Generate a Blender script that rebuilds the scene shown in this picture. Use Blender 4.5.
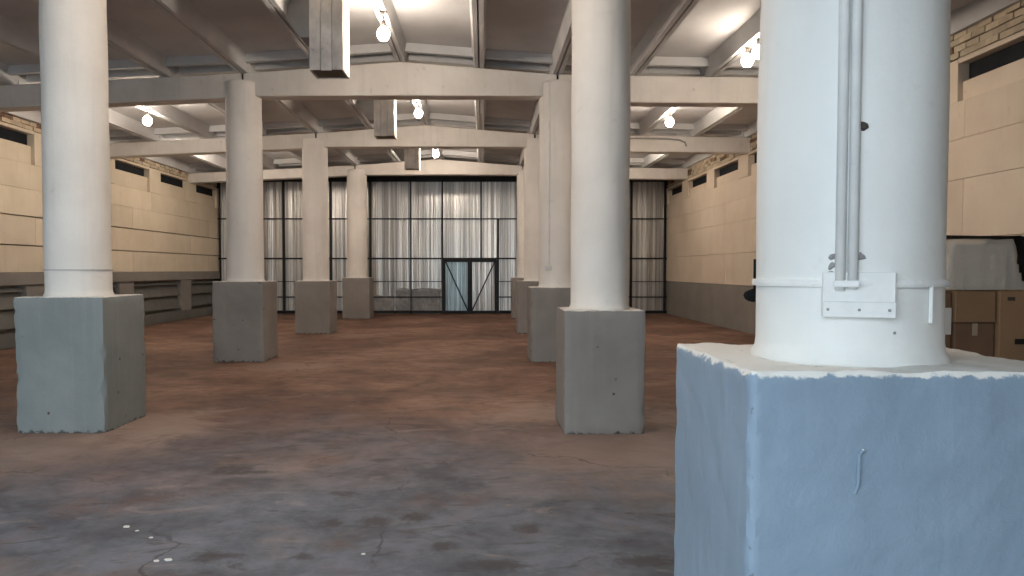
import bpy, bmesh, math, random
from mathutils import Vector, Matrix, noise

for o in list(bpy.data.objects):
    bpy.data.objects.remove(o)
SC = bpy.context.scene
COL = SC.collection
random.seed(7)

# ------------------------------------------------------------------ camera
F, PPX, HOR, CH = 740.0, 483.0, 270.0, 1.60      # focal (px), axis x, horizon row, eye height
PITCH = 0.035
cam = bpy.data.cameras.new('camera')
cam.sensor_width = 36.0
cam.lens = 36.0 * F / 1024.0
cam.shift_x = (512 - PPX) / 1024.0
cam.shift_y = (HOR + F * math.tan(PITCH) - 288) / 1024.0
cam.clip_start = 0.05
camo = bpy.data.objects.new('camera', cam)
camo.location = (0, 0, CH)
camo.rotation_euler = (math.pi / 2 - PITCH, 0, 0)
COL.objects.link(camo)
SC.camera = camo

# ------------------------------------------------------------------ daylight, exposure
DAY = 5.1
LAMP = 460.0
W = bpy.data.worlds.new('overcast_sky')
SC.world = W
W.use_nodes = True
bg = W.node_tree.nodes['Background']
bg.inputs[0].default_value = (0.76, 0.90, 1.0, 1)
bg.inputs[1].default_value = DAY
SC.view_settings.view_transform = 'Standard'
SC.view_settings.look = 'None'
SC.view_settings.gamma = 1.0
SC.view_settings.use_curve_mapping = False
SC.view_settings.exposure = 0.0

XL, XR = -9.70, 6.73          # faces of the side walls
YF, YB = -0.9, 27.15          # front wall (behind the camera), corrugated end wall
GX0, GX1, GZ = -7.2, 0.65, 4.1  # open gateway in the front wall
pl = bpy.data.lights.new('gateway_daylight', 'AREA')   # sampling portal in the open gateway
pl.shape = 'RECTANGLE'
pl.size, pl.size_y = GX1 - GX0, GZ
try:
    pl.cycles.is_portal = True
except Exception:
    pass
plo = bpy.data.objects.new('gateway_daylight', pl)
plo.location = ((GX0 + GX1) / 2, YF - 0.1, GZ / 2)
plo.rotation_euler = (math.pi / 2, 0, 0)               # local -Z faces +Y
COL.objects.link(plo)


# ------------------------------------------------------------------ material helpers
class NT:
    def __init__(self, name):
        m = bpy.data.materials.new(name)
        m.use_nodes = True
        self.m, self.t = m, m.node_tree
        self.n, self.l = self.t.nodes, self.t.links
        self.b = self.n['Principled BSDF']
        self.geo = self.n.new('ShaderNodeNewGeometry')
        self.pos = self.geo.outputs['Position']

    def link(self, a, b):
        self.l.new(a, b)

    def val(self, sock, v):
        if hasattr(v, 'is_output'):
            self.l.new(v, sock)
        elif isinstance(v, (tuple, list)) and len(v) == 3 and sock.type == 'RGBA':
            sock.default_value = (*v, 1)
        else:
            sock.default_value = v

    def map(self, vec, scale=(1, 1, 1), loc=(0, 0, 0)):
        k = self.n.new('ShaderNodeMapping')
        self.l.new(vec, k.inputs['Vector'])
        k.inputs['Scale'].default_value = scale
        k.inputs['Location'].default_value = loc
        return k.outputs[0]

    def noise(self, scale, detail=4, rough=0.55, vec=None, dist=0.0):
        k = self.n.new('ShaderNodeTexNoise')
        self.l.new(vec or self.pos, k.inputs['Vector'])
        k.inputs['Scale'].default_value = scale
        k.inputs['Detail'].default_value = detail
        k.inputs['Roughness'].default_value = rough
        k.inputs['Distortion'].default_value = dist
        return k.outputs[0]

    def voronoi(self, scale, feature='F1', vec=None):
        k = self.n.new('ShaderNodeTexVoronoi')
        k.feature = feature
        self.l.new(vec or self.pos, k.inputs['Vector'])
        k.inputs['Scale'].default_value = scale
        return k

    def ramp(self, v, a, b, lo=0.0, hi=1.0):
        k = self.n.new('ShaderNodeMapRange')
        k.interpolation_type = 'SMOOTHSTEP'
        self.val(k.inputs[0], v)
        k.inputs[1].default_value, k.inputs[2].default_value = a, b
        k.inputs[3].default_value, k.inputs[4].default_value = lo, hi
        return k.outputs[0]

    def math(self, op, a, b=0.0, c=None):
        k = self.n.new('ShaderNodeMath')
        k.operation = op
        self.val(k.inputs[0], a)
        self.val(k.inputs[1], b)
        if c is not None:
            self.val(k.inputs[2], c)
        return k.outputs[0]

    def mix(self, f, a, b, mode='MIX'):
        k = self.n.new('ShaderNodeMix')
        k.data_type = 'RGBA'
        k.blend_type = mode
        self.val(k.inputs[0], f)
        self.val(k.inputs[6], a)
        self.val(k.inputs[7], b)
        return k.outputs[2]

    def sep(self, v):
        k = self.n.new('ShaderNodeSeparateXYZ')
        self.l.new(v, k.inputs[0])
        return k.outputs

    def bump(self, h, strength=0.3, dist=0.01):
        k = self.n.new('ShaderNodeBump')
        k.inputs['Strength'].default_value = strength
        k.inputs['Distance'].default_value = dist
        self.l.new(h, k.inputs['Height'])
        self.l.new(k.outputs[0], self.b.inputs['Normal'])

    def done(self, col, rough=0.75, metal=0.0, spec=0.3):
        self.val(self.b.inputs['Base Color'], col)
        self.val(self.b.inputs['Roughness'], rough)
        self.val(self.b.inputs['Metallic'], metal)
        self.b.inputs['Specular IOR Level'].default_value = spec
        return self.m


def mottled(name, c1, c2, scale=2.0, rough=0.8, bump=0.25, streak=0.0, dirt=None, dirt_amt=0.3, vary=0.0, spec=0.25,
            dirt_scale=7.0):
    k = NT(name)
    n = k.noise(scale, 6, 0.6)
    col = k.mix(k.ramp(n, 0.3, 0.7), c1, c2)
    if streak:
        s = k.noise(1.0, 4, 0.6, k.map(k.pos, (9, 9, 0.5)))
        col = k.mix(k.ramp(s, 0.5, 0.75, 0, streak), col, tuple(x * 0.62 for x in c1))
    if dirt:
        d = k.noise(dirt_scale, 8, 0.7)
        col = k.mix(k.ramp(d, 0.6, 0.72, 0, dirt_amt), col, dirt)
    if dirt:
        d2 = k.noise(3.1, 9, .75, k.map(k.pos, (1, 1, 2.2), (17, 5, 9)))
        col = k.mix(k.ramp(d2, .66, .72, 0, min(1, dirt_amt * 1.6)), col, tuple(x * .6 for x in dirt))
    if vary:
        oi = k.n.new('ShaderNodeObjectInfo')
        f = k.ramp(oi.outputs['Random'], 0, 1, 1 - vary, 1 + vary * 0.4)
        hsv = k.n.new('ShaderNodeHueSaturation')
        k.val(hsv.inputs['Value'], f)
        k.link(col, hsv.inputs['Color'])
        col = hsv.outputs[0]
    if bump:
        k.bump(k.noise(28, 6, 0.65), bump, 0.008)
    return k.done(col, rough, 0, spec)


M = {}
M['shaft'] = mottled('white_limewash', (.86, .83, .79), (.78, .75, .71), 1.3, .8, .3, .18, (.45, .42, .38), .22)
M['shaft_near'] = mottled('white_oil_paint', (.80, .80, .78), (.74, .74, .72), 1.8, .55, .22, .10, (.55, .54, .52), .25)
M['fitting'] = mottled('white_painted_metal', (.80, .80, .78), (.70, .70, .69), 6, .5, .15, 0, (.35, .34, .33), .25)
M['beam'] = mottled('whitewashed_concrete', (.76, .73, .69), (.64, .61, .57), 1.1, .85, .35, .22, (.36, .32, .28), .4)
M['panel'] = mottled('whitewashed_slab', (.68, .69, .70), (.56, .57, .58), .8, .85, .3, 0, (.33, .30, .27), .4, .12)
M['block'] = mottled('cream_plaster_block', (.78, .69, .55), (.70, .61, .47), 1.0, .85, .35, .16, (.42, .33, .24), .35, .07)
M['block_right'] = mottled('warm_cream_plaster', (.79, .69, .56), (.72, .61, .49), .9, .85, .3, .12, (.47, .36, .26), .35, .06)
M['brick'] = mottled('whitewashed_brick', (.66, .57, .43), (.55, .46, .34), 6, .9, .4, 0, (.3, .2, .14), .5, .2)
M['brick_bare'] = mottled('bare_brown_brick', (.22, .14, .10), (.33, .22, .15), 6, .9, .4, 0, (.1, .07, .05), .5, .3)
M['mortar'] = mottled('old_mortar', (.30, .25, .20), (.22, .18, .14), 4, .95, .4)
M['band'] = mottled('grey_wall_paint', (.27, .255, .235), (.23, .215, .20), 1.2, .65, .2, .12, (.18, .16, .14), .3)
M['guard'] = mottled('grey_painted_board', (.16, .16, .15), (.12, .12, .11), 1.5, .6, .2, 0, (.12, .11, .10), .4)
M['pane'] = mottled('sooty_glass', (.008, .011, .016), (.016, .019, .022), 3, .6, 0, 0, None, 0, 0, .15)
M['steel'] = mottled('black_painted_steel', (.012, .014, .017), (.02, .022, .026), 5, .5, .1, 0, (.05, .03, .02), .4)
M['dark'] = mottled('dark_cavity', (.03, .03, .03), (.05, .045, .04), 3, .9, 0)
M['soot'] = mottled('black_rubber', (.006, .006, .006), (.01, .01, .01), 8, .9, 0, 0, None, 0, 0, .1)
M['iron'] = mottled('dark_iron', (.05, .045, .04), (.09, .075, .06), 20, .7, .2)
M['wood'] = mottled('whitewashed_plank', (.80, .77, .73), (.56, .53, .50), 3.5, .8, .4, .6, (.18, .15, .13), .6, .15)
M['wood_dark'] = mottled('dusty_wood', (.22, .19, .15), (.16, .14, .11), 3, .85, .3)
M['sheetgrey'] = mottled('grey_tin', (.34, .33, .32), (.28, .27, .26), 2, .6, .1, 0, (.2, .18, .16), .3)
M['cardboard'] = mottled('brown_cardboard', (.36, .235, .14), (.31, .20, .12), 2, .8, .1, .1, None, 0, .12)
M['cardboard_dark'] = mottled('dark_cardboard', (.22, .135, .085), (.18, .11, .07), 2, .8, .1, .1)
M['tape'] = mottled('packing_tape', (.42, .34, .26), (.38, .30, .23), 5, .3, 0, 0, None, 0, 0, .5)
M['paper'] = mottled('white_paper', (.75, .74, .70), (.70, .69, .66), 9, .8, 0)
M['foam'] = mottled('grey_packed_goods', (.60, .57, .48), (.42, .40, .34), 3, .7, .1)
M['tarp'] = mottled('black_sheeting', (.012, .012, .014), (.02, .02, .022), 4, .45, .3, 0, None, 0, 0, .5)
M['chip'] = mottled('bare_concrete', (.30, .28, .25), (.22, .20, .18), 9, .95, .5)
M['asphalt'] = mottled('grey_asphalt', (.16, .16, .16), (.12, .12, .12), 4, .9, .2)


def plinth_mat(name, c1, c2, edge, ragged, chips):
    """grey oil paint on the sides, limewash slopped over the top edge, broken arrises"""
    k = NT(name)
    tc = k.n.new('ShaderNodeTexCoord')
    gx, gy, gz = k.sep(tc.outputs['Generated'])
    col = k.mix(k.ramp(k.noise(1.4, 6, .6), .3, .7), c1, c2)
    s = k.noise(1.0, 4, .6, k.map(k.pos, (14, 14, .5)))
    col = k.mix(k.ramp(s, .52, .75, 0, .25), col, tuple(x * 1.25 for x in c1))
    ch = k.voronoi(5.5)
    sp = k.math('LESS_THAN', ch.outputs['Distance'], chips)
    sp = k.math('MULTIPLY', sp, k.ramp(k.noise(2.5, 2), .46, .52))
    col = k.mix(sp, col, (.09, .06, .05))
    # paint knocked off the vertical arrises
    ex = k.math('MINIMUM', gx, k.math('SUBTRACT', 1.0, gx))
    ey = k.math('MINIMUM', gy, k.math('SUBTRACT', 1.0, gy))
    e = k.math('MAXIMUM', ex, ey)
    e = k.math('ADD', e, k.math('MULTIPLY', k.math('SUBTRACT', k.noise(20, 7, .7), .5), .16))
    col = k.mix(k.ramp(e, -.006, .008, .7, 0), col, (.13, .12, .11))
    zz = k.math('ADD', gz, k.math('MULTIPLY', k.math('SUBTRACT', k.noise(13, 8, .7), .5), ragged))
    col = k.mix(k.ramp(zz, edge - .004, edge + .004), col, (.80, .78, .74))
    # crumbled dark skirt where the plaster has broken at the floor
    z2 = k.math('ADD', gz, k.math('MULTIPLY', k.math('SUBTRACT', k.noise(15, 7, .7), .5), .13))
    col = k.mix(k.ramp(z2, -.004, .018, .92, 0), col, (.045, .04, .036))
    k.bump(k.noise(22, 8, .7), .4, .012)
    return k.done(col, .6, 0, .35)


M['plinth'] = plinth_mat('grey_plinth_paint', (.27, .255, .24), (.225, .21, .20), .992, .02, .075)
M['plinth_green'] = plinth_mat('green_grey_plinth_paint', (.25, .275, .275), (.205, .23, .23), .992, .02, .075)
M['plinth_near'] = plinth_mat('blue_grey_plinth_paint', (.265, .345, .435), (.235, .31, .395), .984, .06, .03)


def floor_mat():
    k = NT('worn_concrete_floor')
    x, y, z = k.sep(k.pos)
    n1 = k.noise(.45, 5, .6)
    n2 = k.noise(1.5, 9, .68, None, .6)
    n3 = k.noise(6.0, 9, .7)
    t = k.math('ADD', y, k.math('MULTIPLY', k.math('SUBTRACT', n1, .5), 7.0))
    t = k.math('ADD', t, k.math('MULTIPLY', k.math('SUBTRACT', n2, .5), 3.0))
    t = k.ramp(t, 4.2, 9.8)
    n4 = k.noise(2.2, 6, .6, k.map(k.pos, (.9, 1.1, 1), (11, 2, 0)), .5)
    n5 = k.noise(.33, 5, .6, k.map(k.pos, (1, 1, 1), (2, 9, 0)), .4)
    m = k.ramp(k.math('ADD', k.math('MULTIPLY', n2, .45), k.math('ADD', k.math('MULTIPLY', n4, .3), k.math('MULTIPLY', n3, .25))), .38, .62)
    grey = k.mix(m, (.078, .087, .106), (.185, .20, .236))
    dark_b = k.mix(m, (.105, .052, .036), (.19, .102, .072))
    lite_b = k.mix(m, (.19, .105, .071), (.33, .20, .14))
    brown = k.mix(k.ramp(n5, .42, .62), dark_b, lite_b)
    col = k.mix(t, grey, brown)
    col = k.mix(k.ramp(k.noise(1.5, 6, .65, k.map(k.pos, (1, 1, 1), (3, 40, 0))), .52, .68, 0, .4), col, (.19, .105, .075))
    # scuffs: dark and pale scratches and grit
    sc = k.noise(2.6, 10, .74, k.map(k.pos, (.55, 1.5, 1), (8, 8, 0)), 1.2)
    col = k.mix(k.ramp(sc, .54, .66, 0, .65), col, (.06, .045, .04))
    col = k.mix(k.ramp(sc, .44, .33, 0, .35), col, (.40, .33, .28))
    # pale rubbed-in plaster dust
    dust = k.ramp(k.noise(.6, 8, .65, k.map(k.pos, (1, 1, 1), (31, 7, 0))), .54, .70, 0, .35)
    col = k.mix(dust, col, (.34, .26, .215))
    for (cx, cy, rr) in ((1.3, 6.5, 1.5), (.7, 8.2, .9), (-4.0, 6.6, 1.3), (-3.4, 7.6, 1.0), (-3.2, 12.2, 1.0), (-3.2, 18, 1.0), (2.2, 8.0, 1.0)):
        vm = k.n.new('ShaderNodeVectorMath')
        vm.operation = 'DISTANCE'
        k.link(k.pos, vm.inputs[0])
        vm.inputs[1].default_value = (cx, cy, 0)
        d = k.math('ADD', vm.outputs['Value'], k.math('MULTIPLY', k.math('SUBTRACT', n2, .5), 3.0))
        col = k.mix(k.ramp(d, rr * .2, rr, .5, 0), col, (.42, .31, .25))
    # dark damp blotches
    dk = k.ramp(k.noise(1.1, 8, .7, k.map(k.pos, (1, 1, 1), (5, 3, 0)), .8), .56, .72, 0, .5)
    col = k.mix(dk, col, (.10, .085, .075))
    sp = k.ramp(n3, .60, .70, 0, .35)
    col = k.mix(sp, col, (.12, .10, .09))
    # oil spots
    for (px, py, rx, ry) in ((330, 526, .085, .085), (442, 549, .085, .085), (495, 569, .20, .09), (232, 470, .20, .12),
                             (376, 524, .13, .11), (528, 531, .10, .10), (648, 565, .22, .10), (205, 560, .12, .10),
                             (415, 520, .10, .12), (300, 560, .07, .06), (240, 474, .3, .07)):
        d_ = F * CH / (py - HOR)
        vm = k.n.new('ShaderNodeVectorMath')
        vm.operation = 'LENGTH'
        mp = k.map(k.pos, (1 / rx, 1 / ry, 0), (-((px - PPX) / F * d_) / rx, -d_ / ry, 0))
        k.link(mp, vm.inputs[0])
        dd = k.math('ADD', vm.outputs['Value'], k.math('MULTIPLY', k.math('SUBTRACT', k.noise(14, 6, .7), .5), 2.4))
        col = k.mix(k.ramp(dd, .3, 1.25, .8, 0), col, (.06, .055, .055))
    # hairline cracks
    wv = k.n.new('ShaderNodeVectorMath')
    wv.operation = 'MULTIPLY_ADD'
    nc = k.n.new('ShaderNodeTexNoise')
    k.link(k.pos, nc.inputs['Vector'])
    nc.inputs['Scale'].default_value = 1.6
    nc.inputs['Detail'].default_value = 7
    k.link(nc.outputs['Color'], wv.inputs[0])
    wv.inputs[1].default_value = (.9, .9, 0)
    k.link(k.pos, wv.inputs[2])
    ve = k.voronoi(.42, 'DISTANCE_TO_EDGE', wv.outputs[0])
    cr = k.ramp(ve.outputs['Distance'], .001, .006, 1, 0)
    cr = k.math('MULTIPLY', cr, k.ramp(k.noise(.9, 5), .45, .6, 0, .6))
    col = k.mix(cr, col, (.045, .04, .037))
    h = k.math('ADD', n3, k.math('MULTIPLY', cr, -1.5))
    k.bump(h, .35, .012)
    return k.done(col, .74, 0, .3)


M['floor'] = floor_mat()


def metal_mat(name, c, rough, tint=None):
    k = NT(name)
    s = k.noise(1.0, 4, .7, k.map(k.pos, (9, .2, .06)))
    col = k.mix(k.ramp(s, .36, .64), tuple(x * .48 for x in c), c)  # light and shade of the corrugations put into the colour as vertical streaks
    oi = k.n.new('ShaderNodeObjectInfo')
    hsv = k.n.new('ShaderNodeHueSaturation')
    k.val(hsv.inputs['Value'], k.ramp(oi.outputs['Random'], 0, 1, .78, 1.1))
    k.link(col, hsv.inputs['Color'])
    return k.done(hsv.outputs[0], rough, .72, .5)


M['zinc'] = metal_mat('galvanised_sheet', (.95, .95, .93), .34)
M['zinc_blue'] = metal_mat('bluish_galvanised_sheet', (.60, .76, .82), .36)
k = NT('crumpled_clear_film')
M['film'] = k.done(k.mix(k.noise(3, 4), (.75, .76, .74), (.9, .9, .88)), .14, 0, .6)
k.b.inputs['Alpha'].default_value = .42
k.bump(k.noise(6, 5, .6, None, 1.5), .8, .03)
k = NT('grey_translucent_film')
M['film_grey'] = k.done(k.mix(k.noise(5, 5), (.12, .125, .13), (.42, .43, .44)), .25, 0, .6)
k.bump(k.noise(7, 6, .6, None, 1.0), .9, .05)


def bulb_mat(strength):
    key = 'bulb_%g' % strength
    if key not in M:
        k = NT('glowing_bulb_glass')
        k.val(k.b.inputs['Base Color'], (.9, .85, .75))
        k.b.inputs['Emission Color'].default_value = (1.0, .835, .68, 1)
        k.b.inputs['Emission Strength'].default_value = LAMP * .62 * strength
        M[key] = k.m
    return M[key]


# ------------------------------------------------------------------ object helpers
def link(o, parent=None):
    COL.objects.link(o)
    if parent is not None:
        o.parent = parent
    return o


def empty(name, loc=(0, 0, 0), rz=0.0, parent=None):
    o = bpy.data.objects.new(name, None)
    o.empty_display_size = .2
    o.location = loc
    o.rotation_euler = (0, 0, rz)
    return link(o, parent)


def tag(o, label, cat, group=None):
    o['label'], o['category'] = label, cat
    if group:
        o['group'] = group
    return o


def struct(o, label=None, cat=None):
    o['kind'] = 'structure'
    if label:
        o['label'], o['category'] = label, cat
    return o


def mesh_obj(name, bm, mat, parent=None, loc=(0, 0, 0), smooth=False):
    bmesh.ops.recalc_face_normals(bm, faces=bm.faces)
    me = bpy.data.meshes.new(name)
    bm.to_mesh(me)
    bm.free()
    me.materials.append(M[mat] if isinstance(mat, str) else mat)
    if smooth:
        me.polygons.foreach_set('use_smooth', [True] * len(me.polygons))
        if smooth == 'sharp':
            me.set_sharp_from_angle(angle=.6)
    o = bpy.data.objects.new(name, me)
    o.location = loc
    return link(o, parent)


def hexa(bm, P):
    """P: 8 points, bottom 4 ccw then top 4"""
    v = [bm.verts.new(p) for p in P]
    for f in ((0, 3, 2, 1), (4, 5, 6, 7), (0, 1, 5, 4), (1, 2, 6, 5), (2, 3, 7, 6), (3, 0, 4, 7)):
        bm.faces.new([v[i] for i in f])
    return v


def bx(bm, x0, x1, y0, y1, z0, z1, jit=0.0):
    P = [(x0, y0, z0), (x1, y0, z0), (x1, y1, z0), (x0, y1, z0), (x0, y0, z1), (x1, y0, z1), (x1, y1, z1), (x0, y1, z1)]
    if jit:
        P = [tuple(c + random.uniform(-jit, jit) for c in p) for p in P]
    return hexa(bm, P)


def box(name, x0, x1, y0, y1, z0, z1, mat, parent=None, bevel=0.0, jit=0.0, loc=(0, 0, 0)):
    bm = bmesh.new()
    bx(bm, x0, x1, y0, y1, z0, z1, jit)
    if bevel:
        bmesh.ops.bevel(bm, geom=list(bm.edges), offset=bevel, segments=1, affect='EDGES')
    return mesh_obj(name, bm, mat, parent, loc)


def tube(bm, pts, r, n=8):
    pts = [Vector(p) for p in pts]
    rings = []
    for i, p in enumerate(pts):
        a = pts[max(i - 1, 0)]
        b = pts[min(i + 1, len(pts) - 1)]
        d = (b - a).normalized()
        u = d.cross(Vector((0, 0, 1)))
        if u.length < .05:
            u = d.cross(Vector((1, 0, 0)))
        u.normalize()
        w = d.cross(u)
        rings.append([bm.verts.new(p + r * (math.cos(2 * math.pi * j / n) * u + math.sin(2 * math.pi * j / n) * w)) for j in range(n)])
    for a, b in zip(rings, rings[1:]):
        for j in range(n):
            bm.faces.new((a[j], a[(j + 1) % n], b[(j + 1) % n], b[j]))
    bm.faces.new(rings[0])
    bm.faces.new(rings[-1])


def lathe(bm, prof, n=24, c=(0, 0), wob=0.0):
    """prof: (r, z) from bottom to top, closed with caps"""
    rings = []
    for r, z in prof:
        ring = []
        for j in range(n):
            a = 2 * math.pi * j / n
            rr = r
            if wob:
                rr += wob * noise.noise(Vector((math.cos(a) * 1.6 + c[0] * 3, math.sin(a) * 1.6 + c[1] * 5, z * 1.3)))
            ring.append(bm.verts.new((c[0] + rr * math.cos(a), c[1] + rr * math.sin(a), z)))
        rings.append(ring)
    for a, b in zip(rings, rings[1:]):
        for j in range(n):
            bm.faces.new((a[j], a[(j + 1) % n], b[(j + 1) % n], b[j]))
    bm.faces.new(rings[0])
    bm.faces.new(rings[-1])


# ------------------------------------------------------------------ roof profile
XA, XC, XE = -4.22, -1.45, 1.31       # left row, ridge, right row


def ztop(x):                           # top of the roof beams
    if x < XA:
        return 5.05 - .05 * (XA - x)
    if x < XC:
        return 5.05 + .2 * (x - XA) / (XC - XA)
    if x < XE:
        return 5.03 + .22 * (XE - x) / (XE - XC)
    return 5.03 - .016 * (x - XE)


# ------------------------------------------------------------------ floor, front wall, outside
bm = bmesh.new()
bx(bm, XL - .3, XR + .3, YF - .3, YB + .3, -.2, 0)
struct(mesh_obj('floor', bm, 'floor'), 'worn grey and reddish brown concrete floor with cracks and oil stains', 'floor')
bm = bmesh.new()
bx(bm, XL - 6, XR + 6, YF - 16, YF - .3, -.22, -.02)
struct(mesh_obj('pavement', bm, 'asphalt'), 'grey asphalt yard outside the open gateway', 'pavement')
bm = bmesh.new()
for a in ((XL - .3, GX0, 0, 5.3), (GX1, XR + .3, 0, 5.3), (GX0, GX1, GZ, 5.3)):
    bx(bm, a[0], a[1], YF - .3, YF, a[2], a[3])
struct(mesh_obj('wall_front', bm, 'block_right'), 'cream plastered wall with the open gateway', 'wall')

# ------------------------------------------------------------------ ceiling: deck + ribbed precast panels
bm = bmesh.new()
xs = [XL - .3, XA, XC, XE, XR + .3]
for a, b in zip(xs, xs[1:]):
    za, zb = ztop(a) + .345, ztop(b) + .345
    hexa(bm, [(a, YF - .3, za), (b, YF - .3, zb), (b, YB + .3, zb), (a, YB + .3, za),
              (a, YF - .3, za + .12), (b, YF - .3, zb + .12), (b, YB + .3, zb + .12), (a, YB + .3, za + .12)])
ceil = struct(mesh_obj('ceiling', bm, 'panel'), 'whitewashed concrete ceiling of ribbed slabs', 'ceiling')


def roof_panel_mesh(x0, x1, L):
    """inverted-U slab, origin at (x0, y0, 0); two long ribs, end ribs"""
    bm = bmesh.new()
    g = .012
    w = x1 - x0
    def z(x):
        return ztop(x0) + (ztop(x1) - ztop(x0)) * x / w
    def pr(xa, xb, xta, xtb, ya, yb, h0, h1):
        hexa(bm, [(xa, ya, z(xa) + h0), (xb, ya, z(xb) + h0), (xb, yb, z(xb) + h0), (xa, yb, z(xa) + h0),
                  (xta, ya, z(xta) + h1), (xtb, ya, z(xtb) + h1), (xtb, yb, z(xtb) + h1), (xta, yb, z(xta) + h1)])
    pr(g, w - g, g, w - g, g, L - g, .285, .34)
    pr(g, .08, g, .125, g, L - g, .004, .29)
    pr(w - .08, w - g, w - .125, w - g, g, L - g, .004, .29)
    pr(.10, w - .10, .10, w - .10, .22, .32, .14, .29)
    pr(.10, w - .10, .10, w - .10, L - .32, L - .22, .14, .29)
    bmesh.ops.recalc_face_normals(bm, faces=bm.faces)
    me = bpy.data.meshes.new('roof_panel')
    bm.to_mesh(me)
    bm.free()
    me.materials.append(M['panel'])
    return me


YBEAM = [2.40, 7.65, 13.25, 18.95, 24.65]
ye = [YF] + YBEAM + [YB + .25]
xe = []
for a, b, n in ((XL, XA, 4), (XA, XC, 2), (XC, XE, 2), (XE, XR, 4)):
    for i in range(n):
        xe.append((a + (b - a) * i / n, a + (b - a) * (i + 1) / n))
for y0, y1 in zip(ye, ye[1:]):
    for x0, x1 in xe:
        o = bpy.data.objects.new('roof_panel', roof_panel_mesh(x0, x1, y1 - y0))
        o.location = (x0, y0, random.uniform(0, .006))
        link(o, ceil)

# ------------------------------------------------------------------ roof beams
BL = ['first', 'second', 'third', 'fourth', 'fifth']
for i, y in enumerate(YBEAM):
    dz = (0, .02, -.035, .02, .05)[i]
    n = len(YBEAM) - i
    lab = ('cream concrete roof beam nearest the corrugated end wall' if n == 1 else
           '%s cream concrete roof beam counted from the corrugated end wall' % BL[n - 1])
    b = tag(empty('roof_beam', (0, y, 0)), lab, 'beam', 'concrete roof beams')
    hw = .17

    def span(pts, seg):
        bm = bmesh.new()
        rows = []
        for (x, zb_, zt_) in pts:
            rows.append([bm.verts.new((x, -hw, zb_)), bm.verts.new((x, hw, zb_)), bm.verts.new((x, hw, zt_)), bm.verts.new((x, -hw, zt_))])
        for a, c in zip(rows, rows[1:]):
            for j in range(4):
                bm.faces.new((a[j], a[(j + 1) % 4], c[(j + 1) % 4], c[j]))
        bm.faces.new(rows[0])
        bm.faces.new(rows[-1])
        bmesh.ops.recalc_face_normals(bm, faces=bm.faces)
        bmesh.ops.bevel(bm, geom=[e for e in bm.edges if e.calc_face_angle(0) > 1], offset=.015, segments=1, affect='EDGES')
        mesh_obj('span', bm, 'beam', b)
    e = .004
    span([(XL - .05, 4.42 + dz, ztop(XL) - e), (XA - .02, 4.66 + dz, ztop(XA) - e)], 0)
    span([(XA + .02, 4.68 + dz, ztop(XA) - e), (XC, 4.69 + dz, ztop(XC) - e), (XE - .02, 4.68 + dz, ztop(XE) - e)], 0)
    span([(XE + .02, 4.58 + dz, ztop(XE) - e), (XR + .05, 4.54 + dz, ztop(XR) - e)], 0)

# ------------------------------------------------------------------ side walls
OPEN = [(-3.0 + .25, -1.2)]
OPENINGS = [(19.60 - 2.76 * k_, 21.62 - 2.76 * k_) for k_ in range(-2, 8)]
OPENINGS = sorted((max(a, YF + .1), min(b, YB - .1)) for a, b in OPENINGS if b > YF + .3)


def side_wall(name, sx, xf, label, courses, lower, bmat, blen, gap):
    """sx=+1: wall on the right (extends to +x).  xf: wall face."""
    def X(d):                      # d metres behind the face
        return xf + sx * d

    def wb(nm, d0, d1, y0, y1, z0, z1, mat, jit=0.0, bevel=0.0):
        a, c = sorted((X(d0), X(d1)))
        return box(nm, a, c, y0, y1, z0, z1, mat, w, bevel, jit)
    a, c = sorted((X(.22), X(.5)))
    bm = bmesh.new()
    bx(bm, a, c, YF - .3, YB + .3, -.1, 5.35)
    w = struct(mesh_obj(name, bm, 'mortar'), label, 'wall')
    # courses of plastered blocks
    for r, (z0, z1) in enumerate(zip(courses, courses[1:])):
        y = YF + (0 if r % 2 else -1.2)
        while y < YB:
            y1 = min(y + blen, YB + .2)
            ya = max(y, YF)
            if y1 - ya > .2:
                p = random.uniform(-.005, .003)
                wb('block', p, .24, ya + .0006, y1 - .0006, z0 + gap * (1 if r in (1, 2) else .15), z1 - gap * (1 if r < 2 else .15), bmat, .002, .003)
            y = y1
    zo = courses[-1]
    # piers, recessed infill, slot panes, lintels
    ys = YF
    for (a_, b_) in OPENINGS:
        wb('pier', -.01, .24, ys, a_, zo + .005, 4.58, bmat, .004, .008)
        wb('infill', .06, .22, a_ + .01, b_ - .01, zo + .008, 4.27 + random.uniform(-.03, .03), bmat, .006, .01)
        wb('pane', .15, .19, a_ + .005, b_ - .005, 4.25, 4.55, 'pane')
        wb('lintel', .0, .24, a_ - .01, b_ + .01, 4.52, 4.59, bmat, .004, .008)
        ys = b_
    if ys < YB + .2:
        wb('pier', -.01, .24, ys, YB + .2, zo + .005, 4.58, bmat, .004, .008)
    # bare and whitewashed bricks under the roof
    yv = 7.5 if sx > 0 else 9.0
    wb('plaster_strip', .0, .22, YF, yv - .01, 4.595, 5.2, bmat)
    zc = 4.60
    for r in range(4):
        y = yv + (0 if r % 2 else .13)
        while y < YB - .1:
            bare = random.random() < (.06 if noise.noise(Vector((y * .6, r * .35, sx * 4))) < .12 else .7) and r in (1, 2)
            wb('brick', random.uniform(-.012, .03), .22, y + .006, min(y + .262, YB), zc + .006, zc + .088,
               'brick_bare' if bare else 'brick', .004)
            y += .268
        zc += .094
    wb('plaster_strip', .02, .22, yv, YB + .2, zc + .004, 5.22, bmat)
    lower(w, wb)
    return w


def lower_right(w, wb):
    y = YF
    while y < YB:                  # smooth grey painted dado slabs
        y1 = min(y + 5.66, YB + .2)
        wb('dado_panel', -.004, .24, y + .003, y1 - .003, 0, 1.192, 'band', .0, .004)
        y = y1


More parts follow.
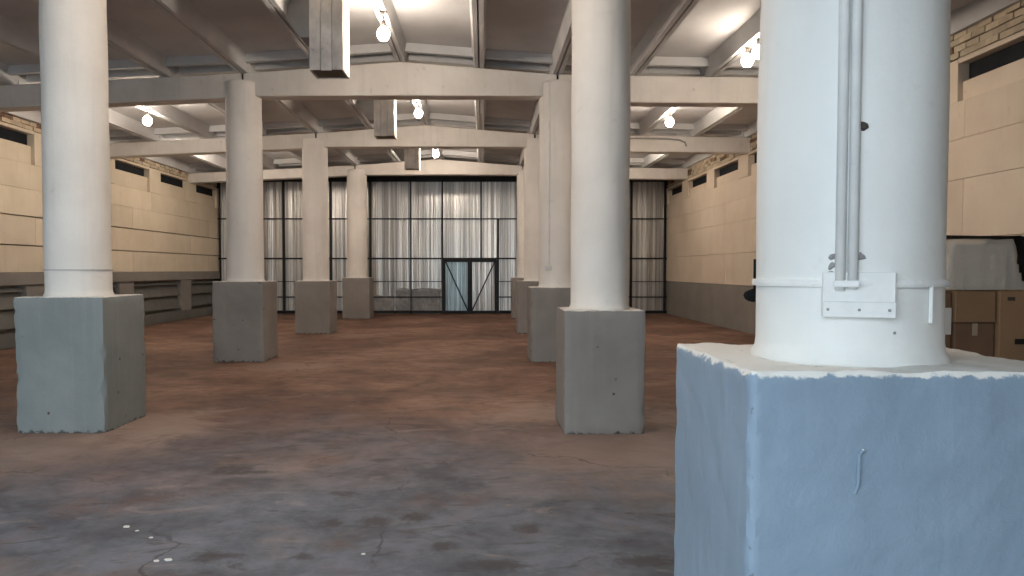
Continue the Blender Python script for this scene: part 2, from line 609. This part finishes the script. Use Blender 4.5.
def lower_left(w, wb):
    wb('ledge', -.06, .24, YF, YB + .2, 1.28, 1.545, 'band', .0, .012)
    wb('kerb', -.05, .22, YF, YB + .2, 0, .30, 'guard', .0, .012)
    posts = [(15.7 - 4.03 * k_, 16.5 - 4.03 * k_) for k_ in range(-2, 5)]
    posts = sorted((a, b) for a, b in posts if b > YF + .5)
    ys = YF
    for a, b in posts + [(YB + .1, YB + .2)]:
        if b < YB + .15:
            wb('post', -.02, .24, a, b, .30, 1.28, 'band', .004, .008)
        for (z0, z1) in ((.395, .745), (.80, 1.10), (1.15, 1.225)):
            # boards lean outwards at the foot, so the upper faces catch the light
            bm = bmesh.new()
            f, t_ = (.0, .11) if z1 < 1.12 else (.0, .05)
            x0, x1 = XL - f, XL - t_
            hexa(bm, [(x0 - .04, ys + .02, z0), (x0, ys + .02, z0), (x0, a - .02, z0), (x0 - .04, a - .02, z0),
                      (x1 - .04, ys + .02, z1), (x1, ys + .02, z1), (x1, a - .02, z1), (x1 - .04, a - .02, z1)])
            mesh_obj('board', bm, 'guard', w)
        ys = b


side_wall('wall_left', -1, XL, 'cream block wall with slot windows above dark grey slatted boarding',
          [1.55, 2.12, 2.74, 3.32, 3.86], lower_left, 'block', 2.83, .014)
side_wall('wall_right', 1, XR, 'cream plastered wall with slot windows above a plain grey painted band',
          [1.20, 2.05, 2.88, 3.45, 3.98], lower_right, 'block_right', 5.66, .003)

# ------------------------------------------------------------------ corrugated end wall
bm = bmesh.new()
bx(bm, XL - .3, XR + .3, YB + .12, YB + .3, 0, 5.3)
wback = struct(mesh_obj('wall_back', bm, 'dark'), 'corrugated metal end wall on a black steel frame', 'wall')
POSTX = [-9.62, -9.0, -7.29, -5.57, -4.12, -2.64, -1.48, -.07, 1.25, 2.65, 4.05, 5.42, 6.64]


def corrugated(name, x0, x1, z0, z1, y, mat, parent, rnd):
    bm = bmesh.new()
    x, prev, s = x0, None, 0
    cols = []
    while x < x1:
        p = rnd.uniform(.11, .19)
        am = rnd.uniform(.018, .034)
        for (fx, fy) in ((0, 0), (.18, -1), (.5, -1), (.68, 0)):
            if x + fx * p < x1:
                cols.append((x + fx * p, fy * am + rnd.uniform(-.003, .003)))
        x += p
    cols.append((x1, 0))
    zs = [z0 + (z1 - z0) * i / 5 for i in range(6)]
    grid = []
    ph = rnd.uniform(0, 9)
    for (cx, cy) in cols:
        grid.append([bm.verts.new((cx + .008 * math.sin(z * 1.7 + ph), y + cy + .018 * noise.noise(Vector((cx * 1.3, z * .9, ph))), z)) for z in zs])
    for a, b in zip(grid, grid[1:]):
        for j in range(5):
            bm.faces.new((a[j], b[j], b[j + 1], a[j + 1]))
    o = mesh_obj(name, bm, mat, parent)
    sm = o.modifiers.new('sheet_thickness', 'SOLIDIFY')
    sm.thickness = .004
    return o


rnd = random.Random(3)
DX0, DX1, DZ = -1.45, .51, 2.0
for a, b in zip(POSTX, POSTX[1:]):
    segs = [(a, b, 0.03, 4.96)]
    if a >= -1.5 and b < 0:
        segs = [(a, b, DZ, 4.96)]
    elif a < 0 < b:
        segs = [(a, DX1, DZ, 4.96), (DX1, b, .03, 4.96)]
    for (x0, x1, z0, z1) in segs:
        corrugated('sheet', x0 - .01, x1 + .01, z0, z1, YB + .07, 'zinc', wback, rnd)
for x in POSTX:
    z0 = DZ if x == -.07 else 0
    w_ = .026 if x not in (-7.29, -5.57, 5.42, -4.12) else .042
    box('frame_post', x - w_, x + w_, YB - .05, YB + .02, z0, 4.95, 'steel', wback)
box('frame_post', DX1 + .005, DX1 + .075, YB - .05, YB + .02, 0, 3.47, 'steel', wback)
for z, h in ((4.90, .08), (3.47, .022), (2.02, .028), (1.18, .013), (.61, .022), (.07, .045)):
    if z < 1.9:
        for x0, x1 in ((XL, DX0 - .04), (DX1 + .08, XR)):
            box('frame_rail', x0, x1, YB - .08, YB - .045, z - h, z + h, 'steel', wback)
    else:
        box('frame_rail', XL, XR, YB - .03 - (.02 if z > 4.5 else 0), YB + .03, z - h, z + h, 'steel', wback)

for i, (x0, x1, lab, mat, dg) in enumerate((
        (DX0, -.49, 'pale blue corrugated wicket door leaf with diagonal brace hinged beside film bundle', 'zinc_blue', ((DX0 + .07, 1.93), (-.56, .12))),
        (-.47, DX1, 'grey corrugated wicket door leaf with diagonal brace', 'zinc', ((DX1 - .07, 1.93), (-.40, .12))))):
    d = struct(empty('door_%d' % (i + 1), (x0, YB, 0)), lab, 'door')
    sh = corrugated('sheet', x0 + .05, x1 - .05, .06, 1.95, .03, mat, d, rnd)
    sh.location.x = -x0
    W_ = x1 - x0
    box('stile', 0, .075, -.08, 0, .03, 1.98, 'steel', d)
    box('stile', W_ - .075, W_, -.08, 0, .03, 1.98, 'steel', d)
    box('rail', .075, W_ - .075, -.08, 0, 1.89, 1.98, 'steel', d)
    box('rail', .075, W_ - .075, -.08, 0, .03, .11, 'steel', d)
    bm = bmesh.new()
    (xa, za), (xb, zb) = dg
    tube(bm, [(xa - x0, -.045, za), (xb - x0, -.045, zb)], .026, 6)
    mesh_obj('brace', bm, 'steel', d)

# ------------------------------------------------------------------ columns
def plinth_mesh(sx, sy, h, seed, res, chip=.02, near=False):
    bm = bmesh.new()
    nx, ny, nz = max(4, int(sx / res)), max(4, int(sy / res)), max(6, int(h / res))
    vs = {}

    def V(i, j, k_):
        key = (i, j, k_)
        if key not in vs:
            x, y, z = -sx / 2 + sx * i / nx, -sy / 2 + sy * j / ny, h * k_ / nz
            ex, ey, ez = min(i, nx - i), min(j, ny - j), nz - k_
            q = Vector((x * 6 + seed * 3.1, y * 6 + seed * 1.7, z * 6))
            n1 = noise.fractal(q, 1.0, 2.0, 4)
            n2 = noise.noise(q * 2.7)
            n0 = noise.noise(Vector((x + seed, y, z * .9)) * 1.2)
            ax, ay = ((1 if x > 0 else -1) if ex == 0 else 0), ((1 if y > 0 else -1) if ey == 0 else 0)
            d = .006 * n1 + .008 * n0
            edges = (ex == 0) + (ey == 0) + (ez == 0)
            if edges >= 2:                     # chipped arrises
                d -= chip * (.45 + max(0, n2) * .9 + .5 * n1) * (.7 if near else 1)
            if k_ == 0:
                d -= .012 * (n2 + .5)
            x += ax * d
            y += ay * d
            if ez == 0:
                z += .008 * n1 + (-.5 * chip * max(0, n2) if edges >= 2 else 0)
            vs[key] = bm.verts.new((x, y, z))
        return vs[key]
    for i in range(nx):
        for j in range(ny):
            bm.faces.new((V(i, j, nz), V(i + 1, j, nz), V(i + 1, j + 1, nz), V(i, j + 1, nz)))
            bm.faces.new((V(i, j, 0), V(i, j + 1, 0), V(i + 1, j + 1, 0), V(i + 1, j, 0)))
    for i in range(nx):
        for k_ in range(nz):
            bm.faces.new((V(i, 0, k_), V(i + 1, 0, k_), V(i + 1, 0, k_ + 1), V(i, 0, k_ + 1)))
            bm.faces.new((V(i, ny, k_), V(i, ny, k_ + 1), V(i + 1, ny, k_ + 1), V(i + 1, ny, k_)))
    for j in range(ny):
        for k_ in range(nz):
            bm.faces.new((V(0, j, k_), V(0, j, k_ + 1), V(0, j + 1, k_ + 1), V(0, j + 1, k_)))
            bm.faces.new((V(nx, j, k_), V(nx, j + 1, k_), V(nx, j + 1, k_ + 1), V(nx, j, k_ + 1)))
    return bm


def column(cx, cy, dia, bx0, bx1, by0, by1, hb, label, seed, near=False, top=4.90, paint='plinth'):
    c = tag(empty('column', ((bx0 + bx1) / 2, (by0 + by1) / 2, 0)), label, 'column', 'round concrete columns on grey plinths')
    ox, oy = cx - (bx0 + bx1) / 2, cy - (by0 + by1) / 2
    bm = plinth_mesh(bx1 - bx0, by1 - by0, hb, seed, .018 if near else .045, .02, near)
    mesh_obj('plinth', bm, 'plinth_near' if near else paint, c, smooth='sharp')
    r = dia / 2
    prof = [(r + .018, hb - .03), (r + .016, hb + .012), (r + .004, hb + .03)]
    z = hb + .06
    while z < top - .02:
        prof.append((r, z))
        z += .14
    prof += [(r, top - .012), (r - .012, top)]
    bm = bmesh.new()
    lathe(bm, prof, 64 if near else 40, (ox, oy), .012)
    mesh_obj('shaft', bm, 'shaft_near' if near else 'shaft', c, smooth=True)
    bm = bmesh.new()
    lathe(bm, [(r * .34, top - .01), (r * .30, ztop(cx) - .005)], 20, (ox, oy))
    mesh_obj('bearing_pad', bm, 'iron', c)
    return c, ox, oy


LW = 'in the row beside the slatted wall'
cL, oxl, oyl = column(-4.185, 7.66, .618, -4.58, -3.70, 7.20, 8.10, 1.335, 'round white column %s, fourth from the corrugated wall' % LW, 1, paint='plinth_green')
bm = bmesh.new()
lathe(bm, [(.300, 1.597), (.3185, 1.597), (.3185, 1.604), (.300, 1.604)], 40, (oxl, oyl), .012)
mesh_obj('seam_ring', bm, 'sheetgrey', cL)
column(-4.25, 13.25, .628, -4.70, -3.80, 12.80, 13.70, 1.40, 'round white column %s, third from the corrugated wall' % LW, 2)
column(-4.275, 18.95, .645, -4.72, -3.82, 18.5, 19.4, 1.325, 'round white column %s, second from the corrugated wall' % LW, 3)
column(-4.18, 24.65, .66, -4.61, -3.71, 24.2, 25.1, 1.345, 'round white column %s, nearest the corrugated wall' % LW, 4)
RW = 'in the row with the conduits'
c1, ox, oy = column(1.296, 2.64, .604, .80, 1.82, 2.20, 3.06, 1.295, 'thick white column on blue-grey plinth with twin conduits, steel band and mounting plate', 5, True)
column(1.205, 7.65, .595, .785, 1.585, 7.16, 7.98, 1.205, 'bare white column on squat grey plinth, next in line after the twin conduit column', 6)
c3, ox3, oy3 = column(1.31, 13.25, .62, .82, 1.70, 12.80, 13.70, 1.295, 'white column with a single thin conduit ending in a small box', 7)
column(1.36, 18.95, .62, .86, 1.76, 18.5, 19.4, 1.325, 'white column next in line after the one with the single conduit', 8)
column(1.43, 24.65, .62, .95, 1.85, 24.2, 25.1, 1.35, 'white column nearest the corrugated wall in the row with conduits', 9)

# fittings of the near column: conduits, band, plate
R1 = .302


def on_shaft(theta, rad, z):       # theta measured from the face towards -y, positive to +x
    return (ox + rad * math.sin(theta), oy - rad * math.cos(theta), z)


for th in (-.512, -.398):
    bm = bmesh.new()
    a = on_shaft(th, R1 + .016, 0)
    tube(bm, [(a[0], a[1], 1.535 + (0 if th < -.5 else .006)), (a[0], a[1], 3.2), (a[0], a[1], 4.88)], .0155, 12)
    mesh_obj('conduit', bm, 'fitting', c1, smooth=True)
for z in (2.9, 4.1):
    bm = bmesh.new()
    pts = [on_shaft(-.60 + .28 * q / 6, R1 + (.034 if 0 < q < 6 else .004), z) for q in range(7)]
    tube(bm, pts, .007, 6)
    mesh_obj('conduit_clip', bm, 'fitting', c1)
bm = bmesh.new()
lathe(bm, [(R1 + .001, 1.545), (R1 + .013, 1.545), (R1 + .015, 1.555), (R1 + .013, 1.568), (R1 + .001, 1.568)], 64, (ox, oy), .004)
mesh_obj('steel_band', bm, 'fitting', c1, smooth=False)


def tangent_box(name, th, r0, r1, half, z0, z1, mat, parent, bev=.003):
    o = box(name, -half, half, -r1, -r0, z0, z1, mat, parent, bev)
    o.location = (ox, oy, 0)
    o.rotation_euler = (0, 0, th)
    return o


tangent_box('band_bridge', -.455, R1 + .0325, R1 + .036, .036, 1.546, 1.567, 'fitting', c1)
tangent_box('mounting_plate', -.34, R1 - .02, R1 + .012, .105, 1.449, 1.593, 'fitting', c1)
tangent_box('plate_batten', -.34, R1 + .013, R1 + .024, .105, 1.449, 1.500, 'fitting', c1)
for q in (-.09, 0, .085):
    o = tangent_box('screw', -.34, R1 + .024, R1 + .028, .004, 1.470, 1.478, 'sheetgrey', c1, .001)
    o.location.x += q * math.cos(-.36)
    o.location.y += q * math.sin(-.36)
for th, z, s in ((-.33, 2.05, .018), (-.325, 1.640, .0145), (-.59, 1.645, .013), (-.595, 1.612, .0145), (-.59, 1.585, .0145), (.02, 1.40, .005)):  # bolt plug, plus lumps modelling the dark gaps and shadow by the conduits
    bm = bmesh.new()
    bmesh.ops.create_icosphere(bm, subdivisions=1, radius=s, matrix=Matrix.Translation(on_shaft(th, R1 + .002, z)))
    for v in bm.verts:
        v.co += Vector([random.uniform(-.3, .3) * s for _ in range(3)])
    mesh_obj('plug_and_gap_shade', bm, 'iron' if s > .0145 else 'sheetgrey', c1)
bm = bmesh.new()
a = on_shaft(.45, R1 + .008, 0)
tube(bm, [(a[0], a[1], 1.43), (a[0], a[1], 1.55)], .007, 8)
mesh_obj('band_tail', bm, 'fitting', c1)
bm = bmesh.new()                                   # black lump fixed to the far side of the shaft
bmesh.ops.create_icosphere(bm, subdivisions=2, radius=.05)
for v in bm.verts:
    v.co = Vector((v.co.x * .62, v.co.y * .7, v.co.z * .5)) * (1 + .25 * noise.noise(v.co * 30))
o = mesh_obj('cable_gland', bm, 'soot', c1)
o.location = on_shaft(-2.0, R1 + .012, 1.505)
bm = bmesh.new()
p0 = on_shaft(-1.95, R1 + .004, 0)
tube(bm, [(p0[0], p0[1], 1.50), (p0[0], p0[1], 1.6), (p0[0], p0[1], 1.64)], .006, 6)
mesh_obj('cable', bm, 'soot', c1)
bm = bmesh.new()                                   # painted-over rod in the plinth face
px0 = 1.112 - (.79 + 1.81) / 2
tube(bm, [(px0 - .006, -.432, .93), (px0, -.438, .96), (px0 + .002, -.438, 1.05), (px0 + .016, -.436, 1.062)], .005, 8)
mesh_obj('embedded_rod', bm, 'plinth_near', c1)

# single conduit on the third column of the row
bm = bmesh.new()
xx = 1.155 - 1.26
yy = oy3 - math.sqrt(.31 ** 2 - (xx - ox3) ** 2) - .016
tube(bm, [(xx, yy, 1.68), (xx, yy, 3.2), (xx, yy, 4.86)], .016, 8)
mesh_obj('conduit', bm, 'fitting', c3)
box('junction_box', xx - .07, xx + .05, yy - .03, yy + .05, 1.60, 1.68, 'fitting', c3, .006)

# ------------------------------------------------------------------ lamps
def bulb_lamp(x, y, z, label, power=1.0):
    l = tag(empty('bulb_lamp', (x, y, z)), label, 'lamp', 'bare bulbs under the ceiling')
    rb = ztop(x) - z                                # up to the rib
    bm = bmesh.new()
    lathe(bm, [(.016, -.108), (.055, -.094), (.084, -.048), (.092, -.008), (.082, .034), (.052, .07), (.028, .092)], 16)
    mesh_obj('bulb', bm, bulb_mat(power), l, smooth=True)
    bm = bmesh.new()
    lathe(bm, [(.03, .0925), (.032, .10), (.032, .155), (.018, .172)], 12)
    mesh_obj('socket', bm, 'iron', l)
    bm = bmesh.new()
    tube(bm, [(0, 0, .172), (.008, 0, max(rb * .6, .18)), (0, 0, max(rb, .19))], .007, 6)
    mesh_obj('cord', bm, 'iron', l)
    box('rib_clip', -.05, .05, -.03, .03, rb - .012, rb + .02, 'iron', l)
    return l


bulb_lamp(-1.41, 10.6, 4.95, 'bare bulb on the ridge rib beside the widest plank vent shaft', 1.15)
bulb_lamp(-1.41, 16.3, 5.03, 'bare bulb hung on the ridge rib between second and third beams from the corrugated wall')
bulb_lamp(-1.41, 22.3, 5.08, 'bare bulb hung on the ridge rib in the bay next to the corrugated wall', 1.5)
bulb_lamp(4.03, 11.4, 4.80, 'bare bulb, lower of the pair above the grey banded wall side', 0.42)
bulb_lamp(4.05, 11.0, 4.94 - .13, 'bare bulb, upper of the pair above the grey banded wall side', 0.38)
bulb_lamp(4.03, 16.1, 4.80, 'bare bulb on the grey banded wall side by a bent conduit on the beam', 1)
bulb_lamp(4.03, 22.0, 4.80, 'bare bulb on the grey banded wall side nearest the corrugated wall', 1.2)
bulb_lamp(-6.93, 15.4, 4.69, 'bare bulb on the slatted wall side of the hall', 1.5)
bulb_lamp(-6.93, 21.2, 4.69, 'bare bulb on the slatted wall side nearest the corrugated wall', 1.7)

bulb_lamp(-1.41, 5.2, 4.95, 'added unseen bulb under the ridge rib, warming the nearest columns', 2.3)  # bulb added out of view to throw warm light on the nearest columns

# bent conduit on the beam behind the right-hand bulb
bm = bmesh.new()
tube(bm, [(3.2, 18.74, 4.92), (4.6, 18.74, 4.90), (4.95, 18.74, 4.87), (5.08, 18.74, 4.81), (5.12, 18.74, 4.71)], .022, 8)
tag(mesh_obj('bent_conduit', bm, 'sheetgrey'), 'thin grey conduit bent down over the face of the roof beam', 'conduit')

# ------------------------------------------------------------------ plank ventilation shafts
def vent_shaft(x, y, w, zb, label, collar=True):
    v = tag(empty('vent_shaft', (x, y, zb)), label, 'vent shaft', 'plank ventilation shafts in the roof')
    H = ztop(x) + .29 - zb
    d = w * 1.05
    e = .004
    pw = w / 3
    for s in range(3):
        for yy in (0, d - .025):
            box('plank', -w / 2 + pw * s + e, -w / 2 + pw * (s + 1) - e, yy, yy + .025, random.uniform(0, .012), H, 'wood', v, .003)
    for sgn in (-1, 1):
        for s in range(3):
            q = (d - .056) / 3
            x0 = sgn * (w / 2 - .0125)
            box('plank', x0 - .0125, x0 + .0125, .028 + q * s + e / 2, .028 + q * (s + 1) - e / 2, random.uniform(0, .012), H, 'wood', v, .003)
    box('soffit', -w / 2 + .03, w / 2 - .03, .03, d - .03, .02, .04, 'wood_dark', v)
    if collar:
        bm = bmesh.new()                           # tin hood against the slab with a sloping foot
        x0, x1, c0 = -w / 2 - .40, -w / 2 - .004, H - .62
        hexa(bm, [(x0 + .26, .06, c0), (x1, .06, c0), (x1, d, c0), (x0 + .26, d, c0),
                  (x0, .06, c0 + .35), (x1, .06, c0 + .35), (x1, d, c0 + .35), (x0, d, c0 + .35)])
        bx(bm, x0, x1, .06, d, c0 + .35, H)
        mesh_obj('hood', bm, 'sheetgrey', v)
    return v


vent_shaft(-2.19, 10.45, .48, 4.39, 'largest whitewashed plank vent shaft, beside a ridge bulb')
vent_shaft(-2.15, 16.2, .45, 4.51, 'whitewashed plank vent shaft between second and third beams from the corrugated wall')
vent_shaft(-2.10, 21.9, .44, 4.58, 'smallest whitewashed plank vent shaft, in the bay next to the corrugated wall')

# ------------------------------------------------------------------ stored goods by the right wall
def carton(x0, x1, y0, y1, z0, z1, mat, label, tape=True, paper=None):
    c = tag(empty('cardboard_box', ((x0 + x1) / 2, (y0 + y1) / 2, z0)), label, 'box', 'stacked cardboard boxes')
    w, d, h = (x1 - x0) / 2, (y1 - y0) / 2, z1 - z0
    box('carton', -w, w, -d, d, 0, h - .006, mat, c, .008, .003)
    box('flap', -w + .004, -.004, -d + .002, d - .002, h - .006, h, mat, c)
    box('flap', .004, w - .004, -d + .002, d - .002, h - .006, h, mat, c)
    if tape:
        box('tape', -.03, .03, -d - .006, -d - .0045, h * .62, h - .002, 'tape', c)
    if paper:
        a, b, p, q = paper
        box('paper_label', a, b, -d - .008, -d - .005, p, q, 'paper', c)
    return c


carton(5.10, 5.545, 8.0, 8.75, 0, .66, 'cardboard_dark', 'dark brown cardboard box at the bottom of the stack', False)
carton(5.11, 5.54, 8.0, 8.72, .664, 1.027, 'cardboard_dark', 'dark brown cardboard box with an upright strip of tape', True)
carton(5.105, 5.54, 7.98, 8.74, 1.034, 1.374, 'cardboard', 'lighter brown cardboard box directly under the film wrapped goods', False)
b = carton(5.56, 6.25, 7.95, 8.75, 0, 1.378, 'cardboard', 'tall brown cardboard box with a black strap', False)
box('strap', -.18, .355, -.412, -.406, .80, .86, 'tarp', b)
box('print_mark', -.27, -.19, -.410, -.4065, 1.27, 1.31, 'iron', b)
carton(4.55, 5.085, 8.02, 8.7, 0, 1.37, 'cardboard_dark', 'narrow cardboard box carrying a white paper label', False, (.10, .262, .90, 1.19))

wr = tag(empty('wrapped_goods', (5.43, 8.35, 1.38)), 'pale goods wrapped in crumpled clear film on top of the cardboard boxes', 'package')
bm = bmesh.new()
bx(bm, -.30, .34, -.22, .30, 0.002, .50)
bmesh.ops.bevel(bm, geom=list(bm.edges), offset=.03, segments=2, affect='EDGES')
mesh_obj('goods', bm, 'foam', wr)
bm = bmesh.new()
bmesh.ops.create_grid(bm, x_segments=26, y_segments=26, size=1)
for v in bm.verts:                                  # film pulled over the goods, flaring to the foot
    x, y = v.co.x, v.co.y
    m = max(abs(x), abs(y))
    if m < .55:
        px, py, z = x / .55 * .33, y / .55 * .29, .555
    else:
        t = (m - .55) / .45
        px, py = x / m * (.33 + .10 * t), y / m * (.29 + .07 * t)
        z = .555 - .548 * t
    n_ = noise.noise(Vector((px * 9, py * 9, z * 4)))
    v.co = (px + .016 * n_ + .0, py + .02 * noise.noise(Vector((px * 12, z * 3, 4))) - .02, max(.006, z + .012 * n_))
mesh_obj('clear_film', bm, 'film', wr, smooth=True)

# black sheeting over the top and the far and wall sides of the film pack
bm = bmesh.new()
NS = 24
path = [(-.46, .592, .0), (.43, .592, .0), (.50, .56, .0), (.53, .3, 0), (.55, .01, 0)]
dense = []
for (a, b) in zip(path, path[1:]):
    for i in range(6):
        dense.append((a[0] + (b[0] - a[0]) * i / 6, a[1] + (b[1] - a[1]) * i / 6))
dense.append(path[-1][:2])
rows = []
for j in range(9):
    y = -.27 + .66 * j / 8
    rows.append([bm.verts.new((x + .012 * noise.noise(Vector((x * 7, y * 7, z * 7))),
                               y + .03 * noise.noise(Vector((x * 4, 3, z * 4))),
                               max(.004, z + .012 * noise.noise(Vector((x * 5, y * 6, 2)))))) for (x, z) in dense])
for a, b in zip(rows, rows[1:]):
    for i in range(len(dense) - 1):
        bm.faces.new((a[i], a[i + 1], b[i + 1], b[i]))
o = mesh_obj('black_sheeting', bm, 'tarp', None, (5.43, 8.35, 1.38), True)
o.modifiers.new('thickness', 'SOLIDIFY').thickness = .012
tag(o, 'black plastic sheeting draped over the film wrapped goods', 'sheeting')

# ------------------------------------------------------------------ crumpled film bundles at the gate
def bundle(x0, x1, z1, y0, seed, label):
    bm = bmesh.new()
    bmesh.ops.create_cube(bm, size=1)
    bmesh.ops.subdivide_edges(bm, edges=list(bm.edges), cuts=9, use_grid_fill=True)
    w, d = x1 - x0, .05
    for v in bm.verts:
        p = Vector((v.co.x * w, v.co.y * d, (v.co.z + .5) * z1))
        q = Vector((p.x * 4 + seed, p.y * 4, p.z * 4))
        n1 = noise.fractal(q, 1, 2, 3)
        k_ = .035 * n1
        p.x += (.05 if v.co.x > 0 else -.05) * n1 * abs(v.co.x)
        p.y += -k_ if v.co.y < 0 else 0
        if v.co.z > -.49:
            p.z += .025 * n1 * (v.co.z + .5) - .04 * z1 * (2 * abs(v.co.x)) ** 4 * (v.co.z + .5)
        else:
            p.z = 0.0
        v.co = p
    o = mesh_obj('film_panel', bm, 'film_grey', wback, ((x0 + x1) / 2, y0, 0), True)
    o['label'] = label


bundle(-4.05, -3.25, .66, YB - .022, 3, 'low crumpled bundle of pale grey film beside the column at the gate')
bundle(-3.20, -2.70, .93, YB - .022, 8, 'narrow upright bundle of dark grey film at the corrugated gate')
bundle(-2.62, -1.56, .93, YB - .022, 15, 'wide bundle of dark grey film next to the wicket door')

# ------------------------------------------------------------------ litter on the floor
for i, (px, py, s) in enumerate(((122, 530, .022), (133, 534, .012), (152, 565, .016), (164, 564, .02), (147, 541, .012), (362, 558, .012))):
    d_ = F * CH / (py - HOR)
    bm = bmesh.new()
    bmesh.ops.create_icosphere(bm, subdivisions=1, radius=s)
    for v in bm.verts:
        v.co = Vector((v.co.x * random.uniform(.8, 1.5), v.co.y * random.uniform(.7, 1.2), max(v.co.z * .35, -.003)))
    lab = ('largest white plaster crumb among the litter on the grey floor' if i == 0 else 'lone tiny plaster crumb beside a floor crack' if i == 5 else 'tiny white plaster crumb lying near the largest one on the grey floor')
    tag(mesh_obj('plaster_crumb', bm, 'paper', None, ((px - PPX) / F * d_, d_, .003)), lab, 'crumb', 'plaster crumbs on the floor')
